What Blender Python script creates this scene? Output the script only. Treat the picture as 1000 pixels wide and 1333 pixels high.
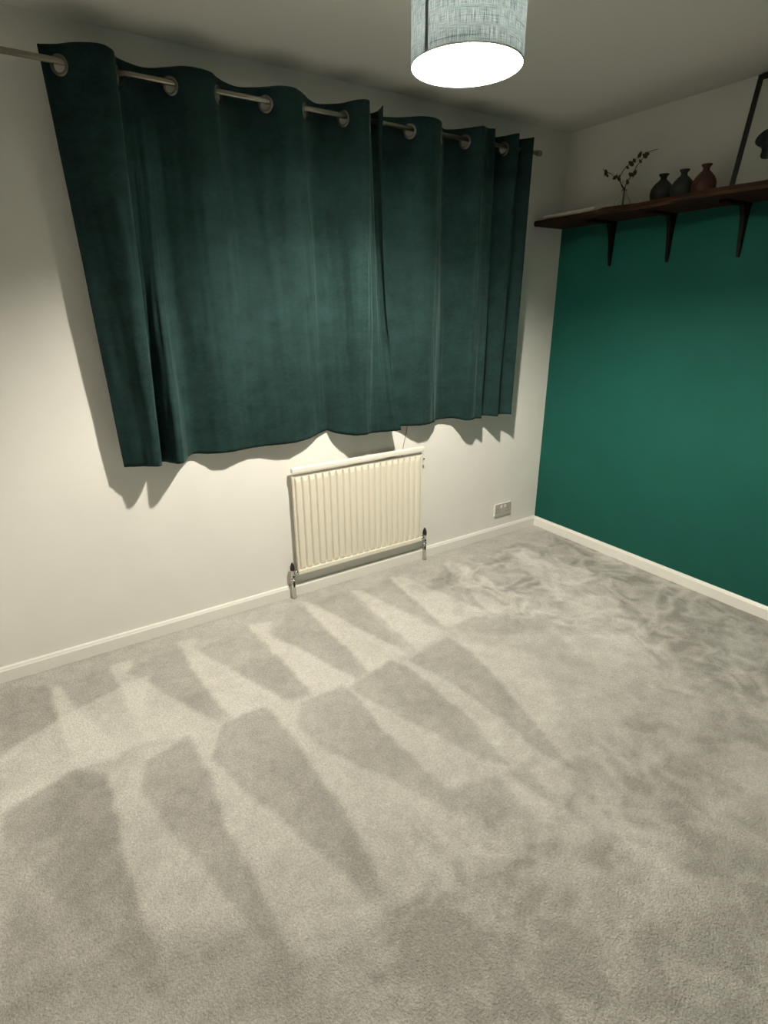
import bpy, bmesh, math, random
import numpy as np
from mathutils import Vector, Matrix, noise

# ------------------------------------------------------------------ clear
for o in list(bpy.data.objects):
    bpy.data.objects.remove(o, do_unlink=True)
S = bpy.context.scene
C = S.collection
random.seed(7)

# ------------------------------------------------------------------ camera
# world: corner of window wall (y=0) and green wall (x=0), carpet at z=0
CAM = np.array([-2.91235, -2.52013, 1.48862])
YAW, PITCH, ROLL, FPX = 0.998571, -0.359552, -0.0073158, 716.0
_f = np.array([math.cos(PITCH)*math.cos(YAW), math.cos(PITCH)*math.sin(YAW), math.sin(PITCH)])
_r = np.array([math.sin(YAW), -math.cos(YAW), 0.0])
_u = np.cross(_r, _f)
RV = math.cos(ROLL)*_r + math.sin(ROLL)*_u
UV = -math.sin(ROLL)*_r + math.cos(ROLL)*_u
cam = bpy.data.cameras.new('camera')
cam.sensor_fit = 'HORIZONTAL'; cam.sensor_width = 36.0
cam.lens = 36.0*FPX/1000.0
cam.clip_start = 0.02
co = bpy.data.objects.new('camera', cam); C.objects.link(co)
M = Matrix(((RV[0], UV[0], -_f[0], CAM[0]), (RV[1], UV[1], -_f[1], CAM[1]),
            (RV[2], UV[2], -_f[2], CAM[2]), (0, 0, 0, 1)))
co.matrix_world = M
S.camera = co

def ray(px, py):
    return _f + RV*(px-500)/FPX - UV*(py-666.5)/FPX
def on_y(px, py, Y):
    d = ray(px, py); return CAM + d*(Y-CAM[1])/d[1]
def on_x(px, py, X):
    d = ray(px, py); return CAM + d*(X-CAM[0])/d[0]
def on_z(px, py, Z):
    d = ray(px, py); return CAM + d*(Z-CAM[2])/d[2]

# ------------------------------------------------------------------ world and exposure
w = bpy.data.worlds.new('night'); S.world = w; w.use_nodes = True
w.node_tree.nodes['Background'].inputs[0].default_value = (0.01, 0.012, 0.016, 1)
w.node_tree.nodes['Background'].inputs[1].default_value = 0.2
S.view_settings.view_transform = 'Standard'
S.view_settings.look = 'None'
S.view_settings.exposure = 0.0
S.view_settings.gamma = 1.0
S.view_settings.use_curve_mapping = False
BULB_STRENGTH = 5000.0
BULB_COLOR = (1.0, 0.930, 0.785, 1)

# ------------------------------------------------------------------ materials
def mat(name):
    m = bpy.data.materials.new(name); m.use_nodes = True
    nt = m.node_tree; nt.nodes.clear()
    out = nt.nodes.new('ShaderNodeOutputMaterial')
    return m, nt, out
def N(nt, t, **kw):
    n = nt.nodes.new(t)
    for k, v in kw.items():
        if k.startswith('i_'):
            n.inputs[k[2:].replace('_', ' ')].default_value = v
        else:
            setattr(n, k, v)
    return n
def simple(name, col, rough=0.5, metal=0.0, bump=0.0, bscale=200.0, var=0.0, vscale=8.0, spec=0.5, stretch=(1, 1, 1)):
    m, nt, out = mat(name); L = nt.links.new
    b = N(nt, 'ShaderNodeBsdfPrincipled')
    b.inputs['Base Color'].default_value = (*col, 1); b.inputs['Roughness'].default_value = rough
    b.inputs['Metallic'].default_value = metal; b.inputs['Specular IOR Level'].default_value = spec
    tc = N(nt, 'ShaderNodeTexCoord'); mp = N(nt, 'ShaderNodeMapping'); mp.inputs['Scale'].default_value = stretch
    L(tc.outputs['Object'], mp.inputs['Vector'])
    if var:
        nz = N(nt, 'ShaderNodeTexNoise'); nz.inputs['Scale'].default_value = vscale; nz.inputs['Detail'].default_value = 5
        L(mp.outputs[0], nz.inputs['Vector'])
        mr = N(nt, 'ShaderNodeMapRange'); mr.inputs[1].default_value = .3; mr.inputs[2].default_value = .7
        mr.inputs[3].default_value = 1-var; mr.inputs[4].default_value = 1+var
        L(nz.outputs['Fac'], mr.inputs[0])
        vm = N(nt, 'ShaderNodeVectorMath', operation='SCALE'); vm.inputs[0].default_value = col
        L(mr.outputs[0], vm.inputs['Scale']); L(vm.outputs[0], b.inputs['Base Color'])
    if bump:
        nz = N(nt, 'ShaderNodeTexNoise'); nz.inputs['Scale'].default_value = bscale; nz.inputs['Detail'].default_value = 4
        L(mp.outputs[0], nz.inputs['Vector'])
        bp = N(nt, 'ShaderNodeBump'); bp.inputs['Strength'].default_value = bump; bp.inputs['Distance'].default_value = .002
        L(nz.outputs['Fac'], bp.inputs['Height']); L(bp.outputs[0], b.inputs['Normal'])
    L(b.outputs[0], out.inputs[0])
    return m

WHITE = simple('white wall paint', (.80, .785, .75), .85, bump=.12, bscale=160, var=.02, vscale=5, spec=.25)
CEIL = simple('white ceiling paint', (.74, .73, .70), .9, bump=.1, bscale=120, spec=.2)
GREEN = simple('deep green wall paint', (.0065, .082, .064), .75, bump=.15, bscale=150, var=.05, vscale=4, spec=.2)
GLOSS = simple('white gloss skirting', (.84, .82, .77), .35, bump=.05, bscale=60, spec=.5)
RADW = simple('cream radiator enamel', (.80, .755, .65), .35, spec=.5)
RADT = simple('white top grille enamel', (.85, .82, .74), .35, spec=.5)
STEEL = simple('brushed steel', (.36, .33, .28), .35, 1.0, bump=.05, bscale=400, stretch=(.05, 1, 1))
NICKEL = simple('eyelet nickel', (.20, .19, .17), .35, 1.0)
CHROME = simple('chrome', (.62, .60, .56), .16, 1.0)
BLACKP = simple('black plastic', (.012, .011, .010), .4)
IRON = simple('black bracket paint', (.003, .0026, .0024), .7, spec=.15)
WHITEP = simple('white plastic', (.80, .79, .75), .4)
SOCK = simple('brushed grey plate', (.52, .50, .46), .45, .3, bump=.1, bscale=300, stretch=(1, 1, 8), var=.08, vscale=60)
DARKHOLE = simple('dark slot', (.01, .01, .01), .7)
VASE_A = simple('charcoal green glaze', (.0045, .006, .0045), .6, var=.15, vscale=30, bump=.1, bscale=80)
VASE_B = simple('sage green glaze', (.010, .014, .011), .6, var=.15, vscale=30, bump=.1, bscale=80)
VASE_C = simple('rust red glaze', (.048, .0065, .0035), .6, var=.15, vscale=30, bump=.1, bscale=80)
TWIG = simple('dry twig', (.05, .028, .015), .8)
BUD = simple('dried bud', (.06, .032, .018), .8, var=.2, vscale=200)
BLOSSOM = simple('pale blossom', (.62, .58, .48), .8)
PAPER = simple('rolled paper', (.80, .78, .72), .7)
FRAMEM = simple('black frame wood', (.010, .007, .005), .45)
PRINTP = simple('print paper', (.62, .63, .58), .6)
INK = simple('blue grey ink', (.035, .045, .048), .7, var=.6, vscale=30)
CABLE = simple('grey cable', (.16, .15, .13), .6)

def wood():
    m, nt, out = mat('dark stained wood'); L = nt.links.new
    tc = N(nt, 'ShaderNodeTexCoord'); mp = N(nt, 'ShaderNodeMapping'); mp.inputs['Scale'].default_value = (14, 1.2, 14)
    L(tc.outputs['Object'], mp.inputs[0])
    nz = N(nt, 'ShaderNodeTexNoise'); nz.inputs['Scale'].default_value = 5; nz.inputs['Detail'].default_value = 6; nz.inputs['Distortion'].default_value = .8
    L(mp.outputs[0], nz.inputs['Vector'])
    cr = N(nt, 'ShaderNodeValToRGB')
    cr.color_ramp.elements[0].position = .3; cr.color_ramp.elements[0].color = (.006, .0024, .001, 1)
    cr.color_ramp.elements[1].position = .75; cr.color_ramp.elements[1].color = (.036, .014, .0055, 1)
    L(nz.outputs['Fac'], cr.inputs[0])
    b = N(nt, 'ShaderNodeBsdfPrincipled'); b.inputs['Roughness'].default_value = .7; b.inputs['Specular IOR Level'].default_value = .15
    L(cr.outputs[0], b.inputs['Base Color'])
    bp = N(nt, 'ShaderNodeBump'); bp.inputs['Strength'].default_value = .3; bp.inputs['Distance'].default_value = .003
    L(nz.outputs['Fac'], bp.inputs['Height']); L(bp.outputs[0], b.inputs['Normal'])
    L(b.outputs[0], out.inputs[0]); return m
WOOD = wood()

def velvet():
    m, nt, out = mat('teal velvet'); L = nt.links.new
    tc = N(nt, 'ShaderNodeTexCoord')
    mp = N(nt, 'ShaderNodeMapping'); mp.inputs['Scale'].default_value = (1, 1, 1.6)
    L(tc.outputs['Object'], mp.inputs[0])
    # crushed pile: soft blotches and finer streaks
    n1 = N(nt, 'ShaderNodeTexNoise'); n1.inputs['Scale'].default_value = 9; n1.inputs['Detail'].default_value = 6; n1.inputs['Roughness'].default_value = .65
    L(mp.outputs[0], n1.inputs['Vector'])
    n2 = N(nt, 'ShaderNodeTexNoise'); n2.inputs['Scale'].default_value = 55; n2.inputs['Detail'].default_value = 3
    L(mp.outputs[0], n2.inputs['Vector'])
    ad = N(nt, 'ShaderNodeMix', data_type='FLOAT'); ad.inputs[0].default_value = .3
    L(n1.outputs['Fac'], ad.inputs[2]); L(n2.outputs['Fac'], ad.inputs[3])
    cr = N(nt, 'ShaderNodeValToRGB')
    cr.color_ramp.elements[0].position = .34; cr.color_ramp.elements[0].color = (.0042, .0132, .0130, 1)
    cr.color_ramp.elements[1].position = .66; cr.color_ramp.elements[1].color = (.0112, .0315, .0305, 1)
    L(ad.outputs[0], cr.inputs[0])
    b = N(nt, 'ShaderNodeBsdfPrincipled'); b.inputs['Roughness'].default_value = .85; b.inputs['Specular IOR Level'].default_value = .1
    b.inputs['Sheen Weight'].default_value = .18; b.inputs['Sheen Roughness'].default_value = .5
    b.inputs['Sheen Tint'].default_value = (.30, .50, .47, 1)
    L(cr.outputs[0], b.inputs['Base Color'])
    bp = N(nt, 'ShaderNodeBump'); bp.inputs['Strength'].default_value = .35; bp.inputs['Distance'].default_value = .004
    L(ad.outputs[0], bp.inputs['Height']); L(bp.outputs[0], b.inputs['Normal'])
    L(b.outputs[0], out.inputs[0]); return m
VELVET = velvet()

def carpet():
    m, nt, out = mat('grey twist carpet'); L = nt.links.new
    tc = N(nt, 'ShaderNodeTexCoord')
    at = N(nt, 'ShaderNodeAttribute', attribute_name='nap_vignette')        # brushed pile direction plus painted vignette, 0 away, 1 towards
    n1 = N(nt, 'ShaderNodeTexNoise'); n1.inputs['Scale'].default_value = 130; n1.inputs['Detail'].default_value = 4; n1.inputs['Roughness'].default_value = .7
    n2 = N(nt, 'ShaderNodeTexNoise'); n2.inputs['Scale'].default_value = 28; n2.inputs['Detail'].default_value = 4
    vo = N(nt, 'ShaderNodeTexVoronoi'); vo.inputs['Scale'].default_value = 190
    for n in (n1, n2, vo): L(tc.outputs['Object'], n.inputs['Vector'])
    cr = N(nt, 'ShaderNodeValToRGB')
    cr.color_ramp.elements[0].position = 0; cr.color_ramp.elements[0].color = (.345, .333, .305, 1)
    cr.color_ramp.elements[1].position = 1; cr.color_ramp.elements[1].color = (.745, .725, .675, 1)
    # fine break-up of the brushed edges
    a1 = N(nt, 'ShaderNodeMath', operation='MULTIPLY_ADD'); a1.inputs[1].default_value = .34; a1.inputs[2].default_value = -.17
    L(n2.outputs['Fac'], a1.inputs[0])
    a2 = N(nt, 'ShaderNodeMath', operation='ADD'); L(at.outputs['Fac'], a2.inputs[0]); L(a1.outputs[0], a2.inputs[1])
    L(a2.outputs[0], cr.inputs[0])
    mr = N(nt, 'ShaderNodeMapRange'); mr.inputs[1].default_value = .25; mr.inputs[2].default_value = .75; mr.inputs[3].default_value = .74; mr.inputs[4].default_value = 1.22
    L(n1.outputs['Fac'], mr.inputs[0])
    vm = N(nt, 'ShaderNodeVectorMath', operation='SCALE'); L(cr.outputs[0], vm.inputs[0]); L(mr.outputs[0], vm.inputs['Scale'])
    b = N(nt, 'ShaderNodeBsdfPrincipled'); b.inputs['Roughness'].default_value = .95; b.inputs['Specular IOR Level'].default_value = .05
    L(vm.outputs[0], b.inputs['Base Color'])
    h = N(nt, 'ShaderNodeMath', operation='SUBTRACT'); L(n1.outputs['Fac'], h.inputs[0])
    hv = N(nt, 'ShaderNodeMath', operation='MULTIPLY'); hv.inputs[1].default_value = .5; L(vo.outputs['Distance'], hv.inputs[0]); L(hv.outputs[0], h.inputs[1])
    bp = N(nt, 'ShaderNodeBump'); bp.inputs['Strength'].default_value = .75; bp.inputs['Distance'].default_value = .008
    L(h.outputs[0], bp.inputs['Height']); L(bp.outputs[0], b.inputs['Normal'])
    L(b.outputs[0], out.inputs[0]); return m
CARPET = carpet()

def linen(name, dark, light, trans):
    m, nt, out = mat(name); L = nt.links.new
    uv = N(nt, 'ShaderNodeUVMap', uv_map='UVMap')
    def streak(sc, scale):
        mp = N(nt, 'ShaderNodeMapping'); mp.inputs['Scale'].default_value = sc
        L(uv.outputs[0], mp.inputs[0])
        n = N(nt, 'ShaderNodeTexNoise'); n.inputs['Scale'].default_value = scale; n.inputs['Detail'].default_value = 3
        L(mp.outputs[0], n.inputs['Vector']); return n
    a = streak((55, 1.2, 1), 5); c = streak((3.0, 60, 1), 3); ln = streak((.5, 26, 1), 2)
    mx = N(nt, 'ShaderNodeMix', data_type='FLOAT'); mx.inputs[0].default_value = .30
    L(a.outputs['Fac'], mx.inputs[2]); L(c.outputs['Fac'], mx.inputs[3])
    lr = N(nt, 'ShaderNodeMapRange'); lr.inputs[1].default_value = .30; lr.inputs[2].default_value = .42; lr.inputs[3].default_value = -.10; lr.inputs[4].default_value = 0
    L(ln.outputs['Fac'], lr.inputs[0])
    ml = N(nt, 'ShaderNodeMath', operation='ADD'); L(mx.outputs[0], ml.inputs[0]); L(lr.outputs[0], ml.inputs[1]); mx = ml
    cr = N(nt, 'ShaderNodeValToRGB')
    cr.color_ramp.elements[0].position = .38; cr.color_ramp.elements[0].color = (*dark, 1)
    cr.color_ramp.elements[1].position = .62; cr.color_ramp.elements[1].color = (*light, 1)
    L(mx.outputs[0], cr.inputs[0])
    d = N(nt, 'ShaderNodeBsdfDiffuse'); t = N(nt, 'ShaderNodeBsdfTranslucent')
    L(cr.outputs[0], d.inputs[0]); L(cr.outputs[0], t.inputs[0])
    ms = N(nt, 'ShaderNodeMixShader'); ms.inputs[0].default_value = trans
    L(d.outputs[0], ms.inputs[1]); L(t.outputs[0], ms.inputs[2]); L(ms.outputs[0], out.inputs[0])
    return m
LINEN = linen('grey blue linen', (.10, .145, .165), (.56, .64, .68), .25)
RIMM = simple('pale rim binding', (.42, .45, .44), .8)
TRIM = simple('shade trim', (.10, .13, .13), .8)
def lining():
    m, nt, out = mat('white shade lining'); L = nt.links.new
    d = N(nt, 'ShaderNodeBsdfDiffuse'); d.inputs[0].default_value = (.84, .83, .80, 1)
    t = N(nt, 'ShaderNodeBsdfTranslucent'); t.inputs[0].default_value = (.8, .8, .78, 1)
    ms = N(nt, 'ShaderNodeMixShader'); ms.inputs[0].default_value = .02
    L(d.outputs[0], ms.inputs[1]); L(t.outputs[0], ms.inputs[2]); L(ms.outputs[0], out.inputs[0]); return m
LINING = lining()
def bulbmat():
    m, nt, out = mat('lit bulb')
    e = N(nt, 'ShaderNodeEmission'); e.inputs[0].default_value = BULB_COLOR; e.inputs[1].default_value = BULB_STRENGTH
    nt.links.new(e.outputs[0], out.inputs[0]); return m
BULB = bulbmat()
def glass():
    m, nt, out = mat('clear glass'); L = nt.links.new
    b = N(nt, 'ShaderNodeBsdfPrincipled'); b.inputs['Base Color'].default_value = (.92, .96, .93, 1)
    b.inputs['Roughness'].default_value = .02; b.inputs['Transmission Weight'].default_value = 1.0; b.inputs['IOR'].default_value = 1.45
    L(b.outputs[0], out.inputs[0]); return m
GLASS = glass()

# ------------------------------------------------------------------ mesh helpers
def link(name, bm, m, parent=None, smooth=False, loc=None):
    me = bpy.data.meshes.new(name); bm.normal_update(); bm.to_mesh(me); bm.free()
    if m: me.materials.append(m)
    if smooth:
        for p in me.polygons: p.use_smooth = True
    o = bpy.data.objects.new(name, me); C.objects.link(o)
    if loc is not None: o.location = loc
    if parent: o.parent = parent
    return o
def tag(o, label, cat, group=None):
    o['label'] = label; o['category'] = cat
    if group: o['group'] = group
    return o
def thing(name, label, cat, loc=(0, 0, 0), group=None):
    o = bpy.data.objects.new(name, None); C.objects.link(o); o.location = loc; o.empty_display_size = .05
    return tag(o, label, cat, group)
def struct(o):
    o['kind'] = 'structure'; return o
def box(bm, x0, x1, y0, y1, z0, z1, bevel=0.0, seg=2):
    vs = [bm.verts.new((x, y, z)) for z in (z0, z1) for y in (y0, y1) for x in (x0, x1)]
    fs = [(0, 2, 3, 1), (4, 5, 7, 6), (0, 1, 5, 4), (2, 6, 7, 3), (0, 4, 6, 2), (1, 3, 7, 5)]
    faces = [bm.faces.new([vs[i] for i in f]) for f in fs]
    if bevel:
        es = {e for f in faces for e in f.edges}
        bmesh.ops.bevel(bm, geom=list(es), offset=bevel, segments=seg, profile=.5, affect='EDGES')
    return bm
def lathe(bm, prof, n=32, axis='Z', origin=(0, 0, 0)):
    """profile of (radius, height); closes poles where radius is 0"""
    def P(r, a, h):
        c, s = r*math.cos(a), r*math.sin(a)
        v = {'Z': (c, s, h), 'X': (h, c, s), 'Y': (c, h, s)}[axis]
        return tuple(v[i]+origin[i] for i in range(3))
    rings = []
    for r, h in prof:
        if r < 1e-6: rings.append([bm.verts.new(P(0, 0, h))])
        else: rings.append([bm.verts.new(P(r, 2*math.pi*k/n, h)) for k in range(n)])
    for A, B in zip(rings, rings[1:]):
        for k in range(n):
            k2 = (k+1) % n
            if len(A) == 1 and len(B) == 1: continue
            if len(A) == 1: bm.faces.new((A[0], B[k2], B[k]))
            elif len(B) == 1: bm.faces.new((A[k], A[k2], B[0]))
            else: bm.faces.new((A[k], A[k2], B[k2], B[k]))
    bmesh.ops.recalc_face_normals(bm, faces=bm.faces)
    return bm
def tube(bm, pts, rad, n=8):
    pts = [Vector(p) for p in pts]
    if not hasattr(rad, '__len__'): rad = [rad]*len(pts)
    rings = []
    for i, p in enumerate(pts):
        t = (pts[min(i+1, len(pts)-1)]-pts[max(i-1, 0)]).normalized()
        a = t.orthogonal().normalized() if i == 0 else (prev - t*prev.dot(t)).normalized()
        prev = a; b = t.cross(a)
        rings.append([bm.verts.new(p+(a*math.cos(2*math.pi*k/n)+b*math.sin(2*math.pi*k/n))*rad[i]) for k in range(n)])
    for A, B in zip(rings, rings[1:]):
        for k in range(n): bm.faces.new((A[k], A[(k+1) % n], B[(k+1) % n], B[k]))
    bm.faces.new(rings[0][::-1]); bm.faces.new(rings[-1])
    return bm
def catmull(P, sub):
    P = [np.array(p, float) for p in P]; out = []
    for i in range(len(P)-1):
        p0, p1, p2, p3 = P[max(i-1, 0)], P[i], P[i+1], P[min(i+2, len(P)-1)]
        for k in range(sub):
            t = k/sub
            out.append(.5*((2*p1)+(p2-p0)*t+(2*p0-5*p1+4*p2-p3)*t*t+(3*p1-p0-3*p2+p3)*t**3))
    out.append(P[-1]); return out

# ------------------------------------------------------------------ the room
XL, YB, H = -3.55, -2.95, 2.40
ZG = 1.908      # green paint stops under the shelf
def slab(name, m, *a):
    bm = bmesh.new(); box(bm, *a); return struct(link(name, bm, m))
slab('wall_back', WHITE, XL-.12, .12, 0, .12, -.1, H+.1)
slab('wall_left', WHITE, XL-.12, XL, YB, 0, -.1, H+.1)
slab('wall_front', GREEN, XL-.12, .12, YB-.12, YB, -.1, H+.1)  # unseen wall, green chosen to keep the bounced fill light low
wr = slab('wall_right', GREEN, 0, .12, YB, 0, -.1, ZG)
bm = bmesh.new(); box(bm, 0, .12, YB, 0, ZG, H+.1)
link('upper_wall_paint', bm, WHITE, wr)
slab('ceiling', CEIL, XL, 0, YB, 0, H, H+.1)

# --- carpet pile brushed by the vacuum cleaner, with painted vignette darkening at the front
def build_floor():
    ST = .009
    nx, ny = int(-XL/ST)+1, int(-YB/ST)+1
    xs = np.linspace(XL, 0, nx); ys = np.linspace(YB, 0, ny)
    X, Y = np.meshgrid(xs, ys)
    # wobble so that stroke edges are not ruler straight
    rng = np.random.default_rng(3)
    def vnoise(scale, seed):
        r = np.random.default_rng(seed)
        gx, gy = int(4/scale)+3, int(4/scale)+3
        g = r.random((gy, gx))
        u = (X-XL)/scale; v = (Y-YB)/scale
        i = u.astype(int); j = v.astype(int); fu = u-i; fv = v-j
        fu = fu*fu*(3-2*fu); fv = fv*fv*(3-2*fv)
        return (g[j, i]*(1-fu)*(1-fv)+g[j, i+1]*fu*(1-fv)+g[j+1, i]*(1-fu)*fv+g[j+1, i+1]*fu*fv)-.5
    wx = vnoise(.13, 1)*.016+vnoise(.04, 2)*.010
    wy = vnoise(.13, 5)*.016+vnoise(.04, 6)*.010
    Xw, Yw = X+wx, Y+wy
    nap_vignette = np.full(X.shape, .56)
    def inside(poly):
        P = [on_z(a, b, 0)[:2] for a, b in poly]
        r = np.zeros(X.shape, bool)
        for k in range(len(P)):
            (x1, y1), (x2, y2) = P[k], P[(k+1) % len(P)]
            if abs(y2-y1) < 1e-9: continue
            c = ((y1 > Yw) != (y2 > Yw)) & (Xw < (x2-x1)*(Yw-y1)/(y2-y1)+x1)
            r ^= c
        return r
    def blur(A, n):
        for _ in range(n):
            A = (np.roll(A, 1, 0)+np.roll(A, -1, 0)+2*A)/4
            A = (np.roll(A, 1, 1)+np.roll(A, -1, 1)+2*A)/4
        return A
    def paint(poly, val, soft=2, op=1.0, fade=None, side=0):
        nonlocal nap_vignette
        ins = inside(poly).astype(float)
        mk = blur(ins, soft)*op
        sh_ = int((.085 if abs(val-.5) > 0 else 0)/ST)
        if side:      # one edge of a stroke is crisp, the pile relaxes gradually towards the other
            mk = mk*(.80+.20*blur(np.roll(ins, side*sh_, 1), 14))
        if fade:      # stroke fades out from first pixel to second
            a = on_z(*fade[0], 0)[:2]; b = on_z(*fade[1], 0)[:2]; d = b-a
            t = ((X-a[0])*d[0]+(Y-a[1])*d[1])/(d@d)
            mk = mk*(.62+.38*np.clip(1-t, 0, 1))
        nap_vignette = nap_vignette*(1-mk)+val*mk
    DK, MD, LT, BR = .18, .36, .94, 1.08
    for poly, v, s, op in STROKES_AND_VIGNETTE(DK, MD, LT, BR):
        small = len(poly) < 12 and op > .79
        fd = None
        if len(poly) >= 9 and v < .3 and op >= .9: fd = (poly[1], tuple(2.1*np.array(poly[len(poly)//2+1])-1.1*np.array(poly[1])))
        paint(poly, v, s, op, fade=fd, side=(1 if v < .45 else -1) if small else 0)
    # scuffed, trodden pile towards the green wall: short crossing ridges
    def scuff(seed):
        ax, ay = vnoise(.16, seed)*.16+vnoise(.06, seed+1)*.07, vnoise(.16, seed+2)*.16+vnoise(.06, seed+3)*.07
        def rn(scale, sd):
            g = np.random.default_rng(sd).random((int(5/scale)+3, int(5/scale)+3))
            u = (X+ax-XL+.4)/scale; v = (Y+ay-YB+.4)/scale
            i = u.astype(int); j = v.astype(int); fu = u-i; fv = v-j
            fu = fu*fu*(3-2*fu); fv = fv*fv*(3-2*fv)
            return g[j, i]*(1-fu)*(1-fv)+g[j, i+1]*fu*(1-fv)+g[j+1, i]*(1-fu)*fv+g[j+1, i+1]*fu*fv
        return (1-np.abs(2*rn(.10, seed+4)-1))*.9+(1-np.abs(2*rn(.045, seed+5)-1))*.6-.95+(rn(.25, seed+6)-.5)*.8
    right = np.clip((X+Y*.30+1.55)/.45, 0, 1)*np.clip((-.12-Y)/.15, 0, 1)
    nap_vignette = nap_vignette*(1-.35*right)+.50*.35*right+right*scuff(51)*.62
    near = np.clip((-1.30-Y)/.45, 0, 1)*np.clip((X+2.75)/.4, 0, 1)
    nap_vignette += near*scuff(71)*.36
    nap_vignette -= .34*np.clip((-.95-Y-.12*(X+2.2))/.65, 0, 1)  # front darkened like lens vignetting, put into the pile colour
    nap_vignette += (vnoise(.3, 31)*.18+vnoise(.07, 32)*.18+vnoise(.03, 33)*.14)
    # darker along the skirting
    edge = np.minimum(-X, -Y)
    nap_vignette -= .22*np.exp(-(edge/.03)**2)
    Z = vnoise(.05, 41)*.002+vnoise(.02, 42)*.0012-.0015
    me = bpy.data.meshes.new('floor')
    co_ = np.stack([X, Y, Z], -1).reshape(-1, 3)
    idx = np.arange(nx*ny).reshape(ny, nx)
    q = np.stack([idx[:-1, :-1], idx[:-1, 1:], idx[1:, 1:], idx[1:, :-1]], -1).reshape(-1, 4)
    me.vertices.add(len(co_)); me.vertices.foreach_set('co', co_.ravel())
    me.loops.add(q.size); me.loops.foreach_set('vertex_index', q.ravel().astype(np.int32))
    me.polygons.add(len(q)); me.polygons.foreach_set('loop_start', np.arange(0, q.size, 4, dtype=np.int32))
    me.polygons.foreach_set('use_smooth', np.ones(len(q), bool))
    me.update(calc_edges=True); me.validate()
    at = me.attributes.new('nap_vignette', 'FLOAT', 'POINT'); at.data.foreach_set('value', np.clip(nap_vignette, 0, 1.15).ravel().astype(np.float32))
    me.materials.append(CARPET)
    o = bpy.data.objects.new('floor', me); C.objects.link(o); struct(o)

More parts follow.
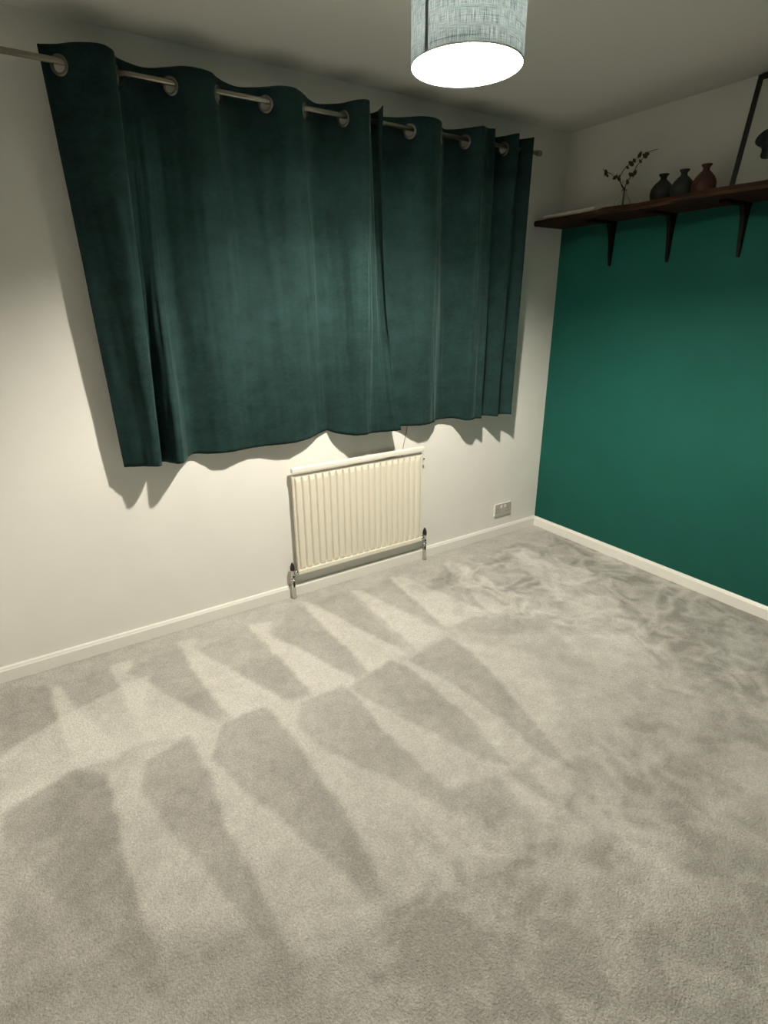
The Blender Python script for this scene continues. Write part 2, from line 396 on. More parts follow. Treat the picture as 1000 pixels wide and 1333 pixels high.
def STROKES_AND_VIGNETTE(DK, MD, LT, BR):
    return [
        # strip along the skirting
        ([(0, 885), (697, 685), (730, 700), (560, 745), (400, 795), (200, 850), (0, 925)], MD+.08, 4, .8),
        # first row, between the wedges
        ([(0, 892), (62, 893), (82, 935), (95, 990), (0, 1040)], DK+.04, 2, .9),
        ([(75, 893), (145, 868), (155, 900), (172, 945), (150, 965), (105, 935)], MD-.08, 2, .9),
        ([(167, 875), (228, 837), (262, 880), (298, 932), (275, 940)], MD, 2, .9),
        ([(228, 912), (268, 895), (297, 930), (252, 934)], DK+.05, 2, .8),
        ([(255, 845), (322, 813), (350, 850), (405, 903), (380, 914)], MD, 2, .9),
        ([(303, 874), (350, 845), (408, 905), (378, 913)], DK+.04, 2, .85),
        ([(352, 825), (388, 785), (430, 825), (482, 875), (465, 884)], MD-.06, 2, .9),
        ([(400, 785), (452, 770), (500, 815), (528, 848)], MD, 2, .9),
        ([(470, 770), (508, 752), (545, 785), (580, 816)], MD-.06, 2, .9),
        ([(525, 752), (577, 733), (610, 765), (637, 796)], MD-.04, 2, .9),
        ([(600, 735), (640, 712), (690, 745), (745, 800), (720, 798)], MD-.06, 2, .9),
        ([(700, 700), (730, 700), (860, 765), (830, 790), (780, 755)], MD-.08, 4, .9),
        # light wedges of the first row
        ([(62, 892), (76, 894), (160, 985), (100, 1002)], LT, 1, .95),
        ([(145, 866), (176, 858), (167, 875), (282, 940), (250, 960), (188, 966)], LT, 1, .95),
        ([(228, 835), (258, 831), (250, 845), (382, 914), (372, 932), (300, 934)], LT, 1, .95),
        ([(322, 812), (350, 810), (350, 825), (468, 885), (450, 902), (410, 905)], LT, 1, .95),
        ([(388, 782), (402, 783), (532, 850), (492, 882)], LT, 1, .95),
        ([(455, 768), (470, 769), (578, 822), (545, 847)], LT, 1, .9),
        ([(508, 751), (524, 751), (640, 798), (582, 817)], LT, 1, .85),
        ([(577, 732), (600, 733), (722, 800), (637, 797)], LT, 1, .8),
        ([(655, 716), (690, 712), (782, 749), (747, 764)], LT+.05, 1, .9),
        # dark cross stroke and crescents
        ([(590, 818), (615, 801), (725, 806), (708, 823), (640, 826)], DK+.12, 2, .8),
        # broad paler band crossing at the left
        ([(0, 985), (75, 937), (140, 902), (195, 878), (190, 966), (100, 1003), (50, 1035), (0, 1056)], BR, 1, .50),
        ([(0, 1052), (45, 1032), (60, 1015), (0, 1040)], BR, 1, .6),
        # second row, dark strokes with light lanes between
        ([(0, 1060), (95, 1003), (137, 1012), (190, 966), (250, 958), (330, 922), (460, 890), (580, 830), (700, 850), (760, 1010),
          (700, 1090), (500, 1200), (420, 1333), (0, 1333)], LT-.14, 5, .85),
        ([(0, 1085), (85, 1170), (205, 1220), (300, 1200), (380, 1250), (420, 1333), (0, 1333)], MD+.06, 12, .9),  # vignette darkening at the front left, painted into the carpet tone
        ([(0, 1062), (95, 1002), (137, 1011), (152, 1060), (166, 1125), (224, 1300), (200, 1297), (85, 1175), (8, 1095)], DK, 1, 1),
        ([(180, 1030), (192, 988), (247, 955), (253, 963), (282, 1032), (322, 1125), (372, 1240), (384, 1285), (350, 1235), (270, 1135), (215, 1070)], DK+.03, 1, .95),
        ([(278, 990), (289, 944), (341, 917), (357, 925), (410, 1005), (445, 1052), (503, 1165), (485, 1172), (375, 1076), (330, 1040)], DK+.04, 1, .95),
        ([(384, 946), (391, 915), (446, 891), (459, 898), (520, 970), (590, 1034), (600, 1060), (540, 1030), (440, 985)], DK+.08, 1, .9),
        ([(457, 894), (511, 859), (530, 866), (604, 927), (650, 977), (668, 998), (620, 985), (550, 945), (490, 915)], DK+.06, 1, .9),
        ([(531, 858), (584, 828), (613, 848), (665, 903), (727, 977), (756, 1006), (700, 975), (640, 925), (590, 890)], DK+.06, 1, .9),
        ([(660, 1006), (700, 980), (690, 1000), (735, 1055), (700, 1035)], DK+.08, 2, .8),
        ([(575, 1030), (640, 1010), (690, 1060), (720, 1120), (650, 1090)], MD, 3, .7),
        # third row at the very front, partly vignette darkening put into the colour
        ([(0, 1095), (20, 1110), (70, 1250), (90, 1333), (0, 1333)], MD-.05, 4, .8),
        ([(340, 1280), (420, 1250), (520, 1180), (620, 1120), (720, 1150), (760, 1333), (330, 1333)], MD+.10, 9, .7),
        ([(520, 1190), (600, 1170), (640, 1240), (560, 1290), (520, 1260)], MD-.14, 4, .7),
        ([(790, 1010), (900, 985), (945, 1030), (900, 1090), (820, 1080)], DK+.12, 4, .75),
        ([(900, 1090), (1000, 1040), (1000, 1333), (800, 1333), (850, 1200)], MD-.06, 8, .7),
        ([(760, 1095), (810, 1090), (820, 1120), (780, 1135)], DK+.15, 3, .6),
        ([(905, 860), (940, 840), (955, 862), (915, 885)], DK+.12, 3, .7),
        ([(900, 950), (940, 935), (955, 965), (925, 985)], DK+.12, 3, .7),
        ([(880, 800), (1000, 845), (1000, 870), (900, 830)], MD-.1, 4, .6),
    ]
build_floor()

def skirting(name, along, a0, a1):
    hs, th = .066, .016
    prof = [(0, -.02), (th, -.02), (th, hs-.014), (th-.004, hs-.008), (th-.004, hs-.005), (th-.008, hs), (0, hs)]
    bm = bmesh.new(); rings = []
    for i in (0, 1):
        rg = []
        for d, z in prof:
            if along == 'x': rg.append(bm.verts.new(((a0, a1)[i], -d, z)))
            elif along == 'y': rg.append(bm.verts.new((-d, (a0, a1)[i], z)))
            elif along == 'l': rg.append(bm.verts.new((XL+d, (a0, a1)[i], z)))
            else: rg.append(bm.verts.new(((a0, a1)[i], YB+d, z)))
        rings.append(rg)
    n = len(prof)
    for k in range(n): bm.faces.new((rings[0][k], rings[0][(k+1) % n], rings[1][(k+1) % n], rings[1][k]))
    bm.faces.new(rings[0]); bm.faces.new(rings[1][::-1])
    bmesh.ops.recalc_face_normals(bm, faces=bm.faces)
    struct(link(name, bm, GLOSS))
skirting('baseboard_back', 'x', XL, 0)
skirting('baseboard_right', 'y', YB, -.016)
skirting('baseboard_left', 'l', YB, -.016)
skirting('baseboard_front', 'f', XL+.016, -.016)

# ------------------------------------------------------------------ curtains
ROD_Y, ROD_Z, ROD_R = -.12, 2.236, .0095
ZT = 2.281
EY_Z = ROD_Z+ROD_R-.0205
def curtain(nodes, eyes, label, group):
    """nodes: (top x, top y, hem x, hem y, hem z); eyes: node indices that carry an eyelet"""
    T = [(n[0], n[1]) for n in nodes]; B = [(n[2], n[3]*.82, n[4] if len(n) > 4 else .862) for n in nodes]
    SUB = 8
    Ts, Bs = catmull(T, SUB), catmull(B, SUB)
    cx = sum(b[0] for b in B)/len(B); cy = sum(b[1] for b in B)/len(B)
    root = thing('curtain', label, 'curtain', (cx, cy, .86), group)
    ts = list(np.linspace(0, .13, 30))[:-1]+list(np.linspace(.13, 1, 80))
    bm = bmesh.new(); grid = []
    nS = len(Ts)
    for t in ts:
        row = []
        for i in range(nS):
            a, b = Ts[i], Bs[i]
            e = t**.9
            ex = e if i < nS-4*SUB or nodes is not NA else e+(t**2.4-e)*min(1, (i-(nS-4*SUB))/(2*SUB))
            x = a[0]*(1-ex)+b[0]*ex; y = a[1]*(1-e)+b[1]*e; z = ZT*(1-t)+b[2]*t
            i0, i1 = max(i-1, 0), min(i+1, nS-1)
            dx = (Ts[i1]-Ts[i0])*(1-e)+(Bs[i1]-Bs[i0])[:2]*e
            nn = Vector((dx[1], -dx[0], 0)); nn.normalize()
            amp = min(1, t*4)
            s = i/SUB
            wv = noise.noise(Vector((s*.9, t*2.2, cx*9)))*.007+noise.noise(Vector((s*2.2, t*7, cx*5+4)))*.0028
            p = Vector((x, y, z))+nn*wv*amp
            p.y = min(p.y, -.006)
            row.append(bm.verts.new((p.x-cx, p.y-cy, p.z-.86)))
        grid.append(row)
    # eyelet frames
    frames = []
    for k in eyes:
        i = k*SUB
        c = Vector((Ts[i][0], ROD_Y, EY_Z))
        d = Ts[i+1]-Ts[i-1]; tan = Vector((d[0], d[1], 0)).normalized()
        frames.append((c, tan, Vector((tan.y, -tan.x, 0))))
    for r in range(len(ts)-1):
        for i in range(nS-1):
            q = (grid[r][i], grid[r][i+1], grid[r+1][i+1], grid[r+1][i])
            m = sum((v.co for v in q), Vector())/4+Vector((cx, cy, .86))
            hole = False
            if m.z > 2.17:
                for c, tan, nn in frames:
                    dv = m-c
                    if abs(dv.dot(nn)) < .03 and math.hypot(dv.dot(tan), dv.z) < .024: hole = True
            if not hole: bm.faces.new(q)
    bmesh.ops.recalc_face_normals(bm, faces=bm.faces)
    f = link('fabric', bm, VELVET, root, True)
    md = f.modifiers.new('thickness', 'SOLIDIFY'); md.thickness = .0022; md.offset = 0
    # turned hem at the bottom: a slightly proud stitched band
    for c, tan, nn in frames:
        bm = bmesh.new()
        prof = [(.0205, -.003), (.0225, -.0045), (.027, -.0042), (.0308, -.002), (.0308, .002), (.027, .0042), (.0225, .0045), (.0205, .003), (.0205, -.003)]
        lathe(bm, prof, 36)
        e = link('eyelet', bm, NICKEL, root, True)
        up = Vector((0, 0, 1)); mt = Matrix((tan, up, nn)).transposed().to_4x4()
        mt.translation = c-Vector((cx, cy, .86)); e.matrix_local = mt
    return root
NA = [
 (-2.658, -.090, -2.622, -.080), (-2.607, -.120, -2.575, -.105), (-2.555, -.168, -2.530, -.138), (-2.488, -.197, -2.497, -.160),
 (-2.447, -.168, -2.482, -.145), (-2.432, -.120, -2.482, -.085), (-2.410, -.100, -2.462, -.080), (-2.392, -.088, -2.443, -.130),
 (-2.375, -.080, -2.422, -.172), (-2.357, -.073, -2.396, -.165), (-2.335, -.070, -2.362, -.085), (-2.305, -.082, -2.328, -.032, .868),
 (-2.260, -.120, -2.265, -.055), (-2.220, -.155, -2.210, -.078), (-2.170, -.168, -2.160, -.085), (-2.120, -.155, -2.105, -.072),
 (-2.088, -.120, -2.050, -.060), (-2.045, -.085, -1.990, -.062), (-1.990, -.065, -1.920, -.076), (-1.940, -.090, -1.860, -.082),
 (-1.902, -.120, -1.810, -.078, .864), (-1.860, -.160, -1.760, -.060, .868), (-1.810, -.175, -1.710, -.036, .876), (-1.770, -.155, -1.672, -.020, .884),
 (-1.732, -.120, -1.645, -.014, .888), (-1.690, -.080, -1.622, -.042, .880), (-1.640, -.055, -1.590, -.068, .872), (-1.590, -.085, -1.552, -.095, .866),
 (-1.556, -.120, -1.530, -.118), (-1.530, -.175, -1.500, -.132), (-1.500, -.206, -1.465, -.140), (-1.475, -.200, -1.440, -.122),
 (-1.455, -.160, -1.410, -.120), (-1.425, -.120, -1.375, -.128), (-1.405, -.080, -1.340, -.140), (-1.388, -.066, -1.308, -.148), (-1.378, -.110, -1.285, -.152),
 (-1.398, -.185, -1.256, -.155)]
NB = [
 (-1.360, -.046, -1.330, -.022), (-1.310, -.058, -1.215, -.030), (-1.255, -.085, -1.140, -.082), (-1.213, -.120, -1.100, -.104),
 (-1.170, -.155, -1.062, -.104), (-1.115, -.168, -1.020, -.088), (-1.065, -.150, -.985, -.064), (-1.030, -.120, -.955, -.045, .866),
 (-1.000, -.080, -.925, -.032, .868), (-.960, -.055, -.890, -.034, .868), (-.915, -.080, -.850, -.044, .868), (-.885, -.120, -.826, -.068, .866),
 (-.860, -.160, -.805, -.120), (-.835, -.192, -.785, -.153), (-.810, -.182, -.752, -.150), (-.785, -.176, -.715, -.132),
 (-.760, -.188, -.688, -.155), (-.742, -.170, -.676, -.140), (-.720, -.120, -.664, -.105), (-.690, -.085, -.640, -.088),
 (-.658, -.075, -.612, -.083), (-.632, -.120, -.590, -.125), (-.606, -.190, -.567, -.164), (-.585, -.178, -.550, -.150),
 (-.562, -.135, -.530, -.120), (-.525, -.120, -.498, -.116), (-.485, -.186, -.450, -.163)]
curtain(NA, [1, 5, 12, 16, 20, 24, 28, 33],
        'wide dark teal velvet eyelet curtain overlapping the other one above the radiator', 'velvet curtains on the rod')
curtain(NB, [3, 7, 11, 18, 21],
        'tightly gathered dark teal velvet eyelet curtain beside the green wall', 'velvet curtains on the rod')

rod = thing('curtain_rod', 'slim brushed steel curtain rod threaded through the curtain eyelets', 'curtain rod', (-1.66, ROD_Y, ROD_Z))
bm = bmesh.new(); lathe(bm, [(0, -1.29), (ROD_R, -1.29), (ROD_R, 1.275), (0, 1.275)], 24, 'X'); link('rod', bm, STEEL, rod, True)
for sx, a in ((-1, -1.29), (1, 1.272)):
    bm = bmesh.new()
    lathe(bm, [(0, a), (.0135, a), (.0145, a+sx*.003), (.0145, a+sx*.024), (.012, a+sx*.028), (0, a+sx*.028)], 24, 'X'); link('end_cap', bm, STEEL, rod, True)
for bx in (-1.2, 1.21):
    bm = bmesh.new()
    lathe(bm, [(0, -ROD_Y), (.024, -ROD_Y), (.024, -ROD_Y-.006), (.007, -ROD_Y-.008), (.006, .012), (0, .012)], 20, 'Y', (bx, 0, 0)); link('wall_bracket', bm, STEEL, rod, True)

# ------------------------------------------------------------------ radiator
RY = -.046                       # front face of the panel
p1 = on_y(380, 619, RY); p2 = on_y(551, 591, RY); p3 = on_y(389.5, 746, RY); p4 = on_y(549.5, 706.5, RY)
RX0, RX1 = (p1[0]+p3[0])/2, (p2[0]+p4[0])/2
RZ0, RZ1 = (p3[2]+p4[2])/2, (p1[2]+p2[2])/2
RW = RX1-RX0
rad = thing('radiator', 'cream fluted panel radiator on the white wall under the curtains', 'radiator', ((RX0+RX1)/2, RY, RZ0))
def rlink(name, bm, m, smooth=False, parent=None):
    o = link(name, bm, m, parent or rad, smooth)
    return o
HW = RW/2; HT = RZ1-RZ0
# fluted front sheet: pressed channels between a flat bottom and top seam
NF = 20; prof = []
pitch = (RW-.024)/NF
prof.append((-HW, .014)); prof.append((-HW+.001, .004)); prof.append((-HW+.010, .004))
for k in range(NF):
    x0 = -HW+.012+k*pitch
    for u, d in ((.0, .014), (.05, .014), (.14, .004), (.22, .001), (.34, 0), (.66, 0), (.78, .001), (.86, .004), (.95, .014)):
        prof.append((x0+u*pitch, d))
prof += [(HW-.012, .014), (HW-.010, .004), (HW-.001, .004), (HW, .014)]
bm = bmesh.new(); rows = []
for z, k in ((.004, None), (.018, None), (.026, .35), (.040, 1), (HT-.035, 1), (HT-.02, .4), (HT-.012, None), (HT, None)):
    rows.append([bm.verts.new((x, (d if k is not None and k == 1 else .006+(d-.006)*(k or 0)) if 3 <= i < len(prof)-3 else d, z)) for i, (x, d) in enumerate(prof)])
for a, b in zip(rows, rows[1:]):
    for i in range(len(a)-1): bm.faces.new((a[i], a[i+1], b[i+1], b[i]))
rlink('fluted_panel', bm, RADW)
bm = bmesh.new(); box(bm, -HW+.001, HW-.001, .0155, .020, .004, HT-.004); rlink('rear_sheet', bm, RADW)
bm = bmesh.new(); box(bm, -HW, HW, -.003, .017, 0, .026, .004); rlink('bottom_seam', bm, RADW)
# convector fins behind
bm = bmesh.new()
for k in range(1, 40):
    x = -HW+k*RW/40
    box(bm, x-.001, x+.001, .018, .034, .05, HT-.05)
rlink('convector_fins', bm, RADW)
# top grille with rolled front
g1 = (on_y(378, 608.5, RY+.016)[2]+on_y(551, 580.5, RY+.016)[2])/2-RZ0
g0 = (on_y(379.5, 617, RY-.010)[2]+on_y(551, 588.5, RY-.010)[2])/2-RZ0
bm = bmesh.new(); box(bm, -HW-.003, HW+.003, -.010, .018, g0, max(g1, g0+.02), .006, 3); g = rlink('top_rail', bm, RADT)
bm = bmesh.new(); lathe(bm, [(0, 0), (.006, 0), (.006, .014), (.004, .016), (0, .016)], 12, 'X', (HW, .010, HT-.038)); rlink('bleed_valve', bm, CHROME, True)
for sx in (-1, 1):
    bm = bmesh.new(); box(bm, sx*(HW-.12)-.02, sx*(HW-.12)+.02, .018, -RY-.0005, .08, HT-.1); rlink('wall_bracket', bm, RADW)
def valve(sx):
    X = sx*(HW+.030); zc = .012; Yv = .012
    bm = bmesh.new()      # body
    lathe(bm, [(0, zc-.030), (.0125, zc-.030), (.0125, zc-.018), (.010, zc-.016), (.0105, zc+.010), (.013, zc+.012), (.013, zc+.020), (.011, zc+.022), (0, zc+.022)], 20, 'Z', (X, Yv, 0))
    v = rlink('valve', bm, CHROME, True)
    bm = bmesh.new()
    lathe(bm, [(0, zc+.022), (.0125, zc+.022), (.0135, zc+.027), (.0125, zc+.040), (.008, zc+.055), (.004, zc+.064), (0, zc+.066)], 20, 'Z', (X, Yv, 0))
    link('valve_cap', bm, BLACKP, v, True)
    bm = bmesh.new()
    a = -sx
    lathe(bm, [(0, a*.006), (.007, a*.006), (.007, a*.012), (.0135, a*.013), (.0145, a*.016), (.0145, a*.026), (.012, a*.028), (.010, a*.034), (0, a*.034)], 16, 'X', (X, Yv, zc+.002))
    link('union_nut', bm, CHROME if sx > 0 else CHROME, v, True)
    bm = bmesh.new()
    lathe(bm, [(0, zc-.030), (.0135, zc-.031), (.0145, zc-.036), (.0135, zc-.041), (0, zc-.041)], 16, 'Z', (X, Yv, 0)); link('compression_nut', bm, CHROME, v, True)
    zb = -RZ0
    bm = bmesh.new()
    lathe(bm, [(0, zb), (.0135, zb+.001), (.0135, zb+.010), (.0115, zb+.020), (.0108, zb+.05), (.0108, zc-.041), (0, zc-.041)], 20, 'Z', (X, Yv, 0)); link('pipe', bm, CHROME, v, True)
valve(-1); valve(1)

# ------------------------------------------------------------------ double wall socket
a = on_y(642.5, 656, -.012); b = on_y(667, 653.5, -.012); c = on_y(645, 672.5, -.012)
sx0, sx1 = -.408, -.261; sz0, sz1 = .143, .229
sk = thing('wall_socket', 'grey double power socket on white wall near the green corner', 'socket', ((sx0+sx1)/2, 0, (sz0+sz1)/2))
bm = bmesh.new(); box(bm, -.0735, .0735, -.010, -.0004, -.043, .043, .002); link('back_plate', bm, WHITEP, sk)
bm = bmesh.new(); box(bm, -.0715, .0725, -.0125, -.0095, -.0415, .0415, .0012); pl = link('faceplate', bm, SOCK, sk)
for s in (-1, 1):
    bm = bmesh.new(); box(bm, s*.018-.0075, s*.018+.0075, -.0165, -.0120, .012, .032, .0015); link('rocker_switch', bm, WHITEP, sk)
    for (dx, dz, w, h) in ((0, .012, .004, .008), (-.011, -.010, .0065, .004), (.011, -.010, .0065, .004)):
        bm = bmesh.new(); box(bm, s*.045+dx-w/2, s*.045+dx+w/2, -.0129, -.0122, dz-.006-h/2, dz-.006+h/2); link('pin_slot', bm, DARKHOLE, pl)

# thin cable dropping behind the radiator
cp = [on_y(531, 551, -.006), on_y(529, 565, -.006), on_y(526, 578, -.006), on_y(524.5, 590, -.006), on_y(524, 600, -.006)]
cp = [(q[0], -.0035, q[2]) for q in cp]; cp.insert(0, (cp[0][0]+.02, -.0035, 1.02))
bm = bmesh.new(); tube(bm, catmull(cp, 5), .0018, 6)
tag(link('cable', bm, CABLE, None, True), 'thin dark cable hanging down the wall behind the radiator', 'cable')

# ------------------------------------------------------------------ pendant lamp
LD = 1.58
rim = CAM+ray(607.5, 86.5)*LD
LR, LH = .160, .225
lamp = thing('pendant_lamp', 'lit drum pendant lamp with grey-blue linen shade hanging from the ceiling', 'lamp', tuple(rim))
def cyl_uv(name, r, z0, z1, m, parent, n=96, rows=1, inner=False):
    bm = bmesh.new(); uvl = bm.loops.layers.uv.new('UVMap')
    V = [[bm.verts.new((r*math.cos(2*math.pi*k/n), r*math.sin(2*math.pi*k/n), z0+(z1-z0)*j/rows)) for k in range(n)] for j in range(rows+1)]
    for j in range(rows):
        for k in range(n):
            q = (V[j][k], V[j][(k+1) % n], V[j+1][(k+1) % n], V[j+1][k])
            f = bm.faces.new(q)
            for lp, (u, v) in zip(f.loops, ((k, j), (k+1, j), (k+1, j+1), (k, j+1))): lp[uvl].uv = (u/n*4, v/rows)
    me = bpy.data.meshes.new(name); bm.to_mesh(me); bm.free(); me.materials.append(m)
    for p in me.polygons: p.use_smooth = True
    o = bpy.data.objects.new(name, me); C.objects.link(o); o.parent = parent; return o
shade = cyl_uv('shade', LR, 0, LH, LINEN, lamp)
cyl_uv('lining', LR-.002, .001, LH-.001, LINING, shade)
for nm, z in (('lower_rim', 0), ('upper_rim', LH)):
    bm = bmesh.new(); s = .0022
    lathe(bm, [(LR-.001+s*math.cos(t), z+s*math.sin(t)) for t in [2*math.pi*k/8 for k in range(9)]], 96); link(nm, bm, RIMM, shade, True)
# overlapped seam in the fabric
d = ray(556, 45); tq = None
best = min(range(720), key=lambda k: abs((lambda P: 500+FPX*((P-CAM)@RV)/((P-CAM)@_f))(rim+np.array([LR*math.cos(math.radians(k/2)), LR*math.sin(math.radians(k/2)), .08]))-556)
           + (100 if (np.array([math.cos(math.radians(k/2)), math.sin(math.radians(k/2))])@(CAM-rim)[:2]) < 0 else 0))
sa = math.radians(best/2)
bm = bmesh.new(); V = []
for z in (.001, LH-.001):
    for da in (-.036, -.012, .012, .036):
        V.append(bm.verts.new(((LR+.0012)*math.cos(sa+da), (LR+.0012)*math.sin(sa+da), z)))
for k in range(3): bm.faces.new((V[k], V[k+1], V[k+5], V[k+4]))
link('seam', bm, TRIM, shade)
# shade carrier, holder, bulb, cord, rose
bm = bmesh.new()
for k in range(3):
    t = k*2*math.pi/3+.4
    tube(bm, [(.018*math.cos(t), .018*math.sin(t), LH-.055), ((LR-.003)*math.cos(t), (LR-.003)*math.sin(t), LH-.002)], .0015, 6)
link('shade_carrier', bm, WHITEP, lamp)
bm = bmesh.new(); lathe(bm, [(0, .1552), (.017, .1552), (.018, .175), (.021, .176), (.021, .183), (.016, .185), (.012, .20), (.005, .215), (0, .215)], 20); link('lamp_holder', bm, WHITEP, lamp, True)
bm = bmesh.new(); lathe(bm, [(0, .056), (.010, .0575), (.019, .063), (.026, .073), (.0295, .087), (.030, .103), (.0295, .117), (0, .117)], 28); bu = link('bulb', bm, BULB, lamp, True)
bm = bmesh.new(); lathe(bm, [(0, .1172), (.030, .1172), (.028, .128), (.020, .142), (.0145, .155), (0, .155)], 28); link('bulb_base', bm, WHITEP, bu, True)
cl = H-rim[2]
bm = bmesh.new(); tube(bm, [(0, 0, .21), (0, 0, cl-.02)], .003, 8); link('cord', bm, WHITEP, lamp, True)
bm = bmesh.new(); lathe(bm, [(0, cl-.0005), (.045, cl-.0005), (.044, cl-.012), (.03, cl-.024), (.006, cl-.03), (0, cl-.03)], 28); link('ceiling_rose', bm, WHITEP, lamp, True)

# ------------------------------------------------------------------ shelf on the green wall
SZ0, SZ1 = 1.908, 1.936
sh = thing('wall_shelf', 'dark stained live-edge wooden shelf on black brackets along the green wall', 'shelf', (0, -1.0, SZ0))
fr = [(-.250, -.006), (-.255, -.10), (-.262, -.21), (-.274, -.35), (-.285, -.44), (-.318, -.52), (-.315, -.58), (-.297, -.68), (-.300, -.77), (-.318, -.88),
      (-.332, -.99), (-.338, -1.10), (-.330, -1.20), (-.326, -1.30), (-.318, -1.5), (-.325, -1.7), (-.310, -2.0)]
fc = catmull(fr, 4)
bm = bmesh.new(); lo, up, md_ = [], [], []
for x, y in fc:
    j = noise.noise(Vector((y*14, 3, 1)))*.004
    lo.append(bm.verts.new((x+.010+j, y+1.0, 0))); md_.append(bm.verts.new((x+j, y+1.0, .012))); up.append(bm.verts.new((x+.006, y+1.0, SZ1-SZ0)))
bl = [bm.verts.new((-.0008, q[1]+1.0, 0)) for q in fc]; bu = [bm.verts.new((-.0008, q[1]+1.0, SZ1-SZ0)) for q in fc]
for k in range(len(fc)-1):
    bm.faces.new((lo[k], lo[k+1], bl[k+1], bl[k])); bm.faces.new((up[k], bu[k], bu[k+1], up[k+1]))
    bm.faces.new((lo[k], md_[k], md_[k+1], lo[k+1])); bm.faces.new((md_[k], up[k], up[k+1], md_[k+1])); bm.faces.new((bl[k], bl[k+1], bu[k+1], bu[k]))
for k in (0, len(fc)-1): bm.faces.new((lo[k], bl[k], bu[k], up[k], md_[k]))
bmesh.ops.recalc_face_normals(bm, faces=bm.faces)
link('board', bm, WOOD, sh)
def bracket(y):
    bm = bmesh.new()
    z0 = 1.686-SZ0
    # tapering corbel: (half width, depth, z)
    secs = [(.007, .007, z0), (.009, .014, z0+.03), (.011, .024, z0+.11), (.013, .036, z0+.17), (.014, .055, -.012)]
    R = []
    for hw, dp, z in secs:
        R.append([bm.verts.new((-.0006, -hw, z)), bm.verts.new((-.0006, hw, z)), bm.verts.new((-dp, hw*.8, z)), bm.verts.new((-dp, -hw*.8, z))])
    for a, b in zip(R, R[1:]):
        for k in range(4): bm.faces.new((a[k], a[(k+1) % 4], b[(k+1) % 4], b[k]))
    bm.faces.new(R[0][::-1]); bm.faces.new(R[-1])
    box(bm, -.215, -.0006, -.018, .018, -.014, -.0005, .002)
    bmesh.ops.recalc_face_normals(bm, faces=bm.faces)
    o = link('bracket', bm, IRON, sh); o.location = (0, y+1.0, 0)
for y in (-.366, -.707, -1.056, -1.41, -1.76): bracket(y)

# --- ornaments on the shelf
def vase(name, m, px, py_top, X, label, rmax, hmul=1.0):
    c = on_x(px, py_top, X); hgt = (c[2]-SZ1-.001)*hmul
    pr = [(0, 0), (.62, 0), (.70, .015), (.86, .12), (.97, .26), (1.0, .38), (.94, .50), (.76, .63), (.50, .74), (.30, .81), (.26, .86), (.29, .91), (.42, .965), (.44, 1.0),
          (.36, .995), (.23, .91), (.20, .86), (.24, .80), (.44, .72), (.70, .60), (.86, .48), (.90, .36), (.82, .18), (.5, .06), (0, .05)]
    bm = bmesh.new(); lathe(bm, [(r*rmax, z*hgt) for r, z in pr], 36)
    o = link(name, bm, m, None, True, (X, c[1], SZ1+.0006)); tag(o, label, 'vase', 'small stoneware vases on the shelf'); return o
vase('bud_vase', VASE_A, 865, 226.5, -.15, 'charcoal green bud vase standing next to the glass vase with twigs', .052)
vase('bud_vase', VASE_B, 892, 220.5, -.15, 'sage green bud vase between the charcoal one and the red one', .0505)
vase('bud_vase', VASE_C, 921, 213.5, -.15, 'rust red bud vase beside the leaning picture frame', .0505)

GX = -.13
gc = on_x(811, 262, GX)
gtop = on_x(812, 247, GX)[2]
gh = gtop-SZ1
bm = bmesh.new()
pr = [(0, 0), (.030, 0), (.038, .004), (.042, .020), (.040, .036), (.030, .055), (.018, .072), (.012, .084), (.0115, .5), (.015, 1.0), (.0130, 1.0), (.0095, .5), (.010, .084), (.016, .071), (.028, .053), (.0375, .035), (.0395, .020), (.035, .007), (0, .006)]
pr = [(r, (.084+(z-.084)/(1-.084)*(gh-.086) if z > .084 else z)) for r, z in pr]
pr = [(r, z) for r, z in pr]
lathe(bm, pr, 32)
tag(link('glass_vase', bm, GLASS, None, True, (GX, gc[1], SZ1+.0006)), 'small clear glass bulb vase holding dried twigs on the shelf', 'vase')

br = thing('dried_branch', 'bundle of dried budding twigs standing in the small glass vase', 'dried twigs', (GX, gc[1], SZ1+.012))
def P3(px, py, dx=0): 
    q = on_x(px, py, GX+dx); return Vector((q[0]-GX, q[1]-gc[1], q[2]-SZ1-.012))
def twig(pts, base_dx=0, r0=.0030, r1=.0015):
    pts = [Vector((0, base_dx*.4, .0)), Vector((0, base_dx*.3, gtop-SZ1-.02))]+pts
    cm = catmull([tuple(p) for p in pts], 5); n = len(cm)
    bm = bmesh.new(); tube(bm, [tuple(p) for p in cm], [r0+(r1-r0)*i/n for i in range(n)], 6)
    return link('twig', bm, TWIG, br, True)
t1 = twig([P3(810, 243), P3(806, 234), P3(801, 230), P3(795, 226), P3(789, 224), P3(785, 220)], .006)
t2 = twig([P3(811, 243), P3(807, 235), P3(808, 228), P3(815, 218), P3(822, 212, .01), P3(827, 208, .01), P3(833, 202, .01)], -.004)
t3 = twig([P3(814, 243), P3(817, 236), P3(822, 229), P3(827, 220, -.01), P3(833, 211, -.01), P3(840, 203, -.01), P3(847, 197, -.01), P3(857, 194, -.01)], -.008)
def bud(px, py, dx, sz, tilt, tw, m=BUD, nm='bud'):
    q = P3(px, py, dx); sz *= 1.3
    bm = bmesh.new(); lathe(bm, [(0, -sz), (sz*.45, -sz*.7), (sz*.62, -.1*sz), (sz*.5, sz*.5), (sz*.22, sz*.95), (0, sz*1.15)], 10)
    o = link(nm, bm, m, tw, True); o.location = q; o.rotation_euler = (tilt, .5*tilt, 0)
for a in ((789, 225, 0, .012, -.2), (791, 229, 0, .008, 2.8), (801, 231, 0, .011, .9), (806, 233, 0, .010, -.6)): bud(*a, t1)
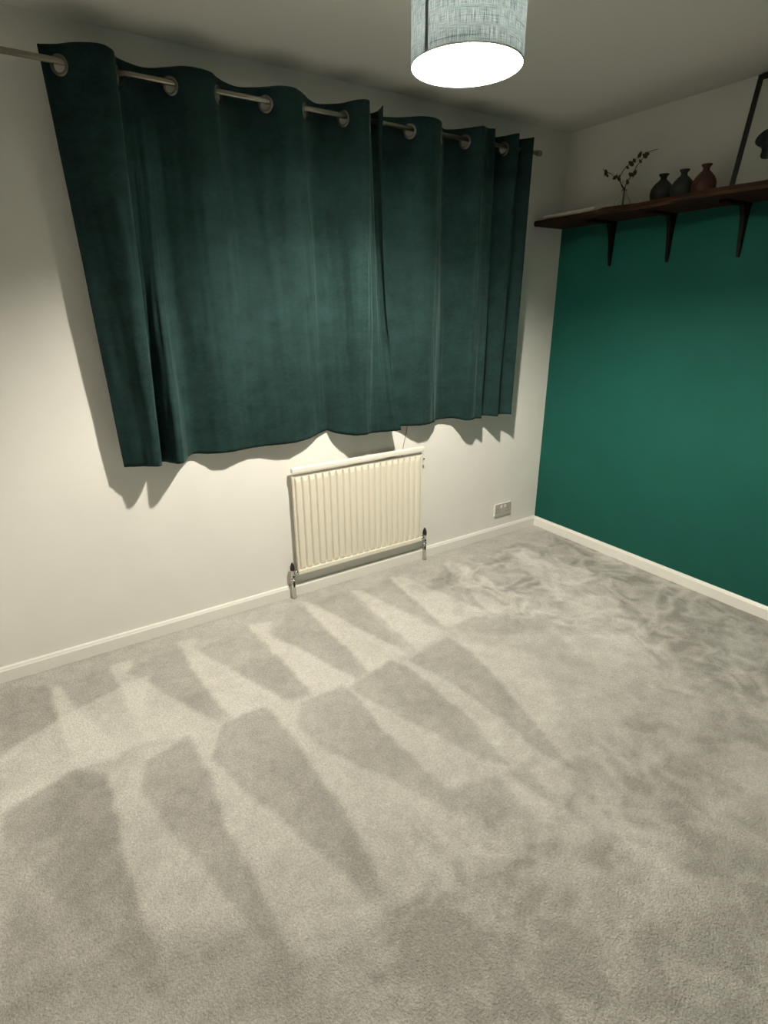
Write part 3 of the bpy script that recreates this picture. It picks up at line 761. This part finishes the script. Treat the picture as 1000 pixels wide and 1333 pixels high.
for a in ((806.5, 230, 0, .007, .4), (817, 218, 0, .008, -.7), (822, 213, .01, .013, -.8), (826, 209, .01, .009, -.6), (833, 202, .01, .012, .3)): bud(*a, t2)
for a in ((817, 237, 0, .010, -.3), (822, 228, 0, .013, -.8), (827, 225, -.005, .010, .2), (834, 210, -.01, .008, -.6), (840, 203, -.01, .012, -.8), (843, 200, -.01, .009, -.9)): bud(*a, t3)
for a in ((799, 227, 0, .010, .3), (803, 226, 0, .008, 1.2), (787, 228, 0, .008, .2)): bud(*a, t1, BLOSSOM, 'blossom')
for a in ((811, 237, 0, .009, .4), (811, 227, 0, .007, .2)): bud(*a, t2, BLOSSOM, 'blossom')
for a in ((822, 232, -.004, .007, .4), (831, 208, 0, .010, .9), (828, 216, .0, .006, .9)): bud(*a, t3, BLOSSOM, 'blossom')

# rolled sheet of paper lying along the shelf
bm = bmesh.new(); sp = []
for k in range(61):
    t = k/60*2*math.pi*2.5; r = .0085+.0038*k/60
    sp.append((r*math.cos(t), r*math.sin(t)))
A = [bm.verts.new((x, -.0, z)) for x, z in sp]; B = [bm.verts.new((x, .36, z)) for x, z in sp]
for k in range(60): bm.faces.new((A[k], A[k+1], B[k+1], B[k]))
pr_ = link('paper_roll', bm, PAPER, None, True, (-.235, -.41, SZ1+.0128)); pr_.rotation_euler = (0, 0, math.radians(-3))
tag(pr_, 'thin roll of white paper lying on the shelf by the corner', 'paper roll')

# picture frame leaning on the wall
FH, FW, FT = .462, .37, .018
pf = thing('picture_frame', 'thin black picture frame with pale print leaning on the shelf', 'picture frame', (-.098, -1.003-FW/2, SZ1+.0035))
lean = math.atan2(.078, .455)
def fpart(name, m, y0, y1, z0, z1, x0, x1, bev=.0015):
    bm = bmesh.new(); box(bm, x0, x1, y0, y1, z0, z1, bev); o = link(name, bm, m, pf); return o
W2 = FW/2
fpart('side_rail', FRAMEM, W2-.02, W2, .0, FH, -.002, FT-.002); fpart('side_rail', FRAMEM, -W2, -W2+.02, .0, FH, -.002, FT-.002)
fpart('top_rail', FRAMEM, -W2+.0202, W2-.0202, FH-.02, FH, -.002, FT-.002); fpart('bottom_rail', FRAMEM, -W2+.0202, W2-.0202, 0, .02, -.002, FT-.002)
fpart('print', PRINTP, -W2+.0205, W2-.0205, .0205, FH-.0205, .006, .010, 0)
# abstract inked blot
bm = bmesh.new(); out_ = []
for k in range(48):
    t = 2*math.pi*k/48; r = 1+.35*noise.noise(Vector((math.cos(t)*1.7, math.sin(t)*1.7, 5)))+.12*math.sin(5*t)
    out_.append(bm.verts.new((.0052, .018+.098*r*math.cos(t), .190+.075*r*math.sin(t))))
bm.faces.new(out_); bmesh.ops.solidify(bm, geom=bm.faces[:], thickness=.0004)
link('ink_motif', bm, INK, pf)
pf.rotation_euler = (0, lean, 0)
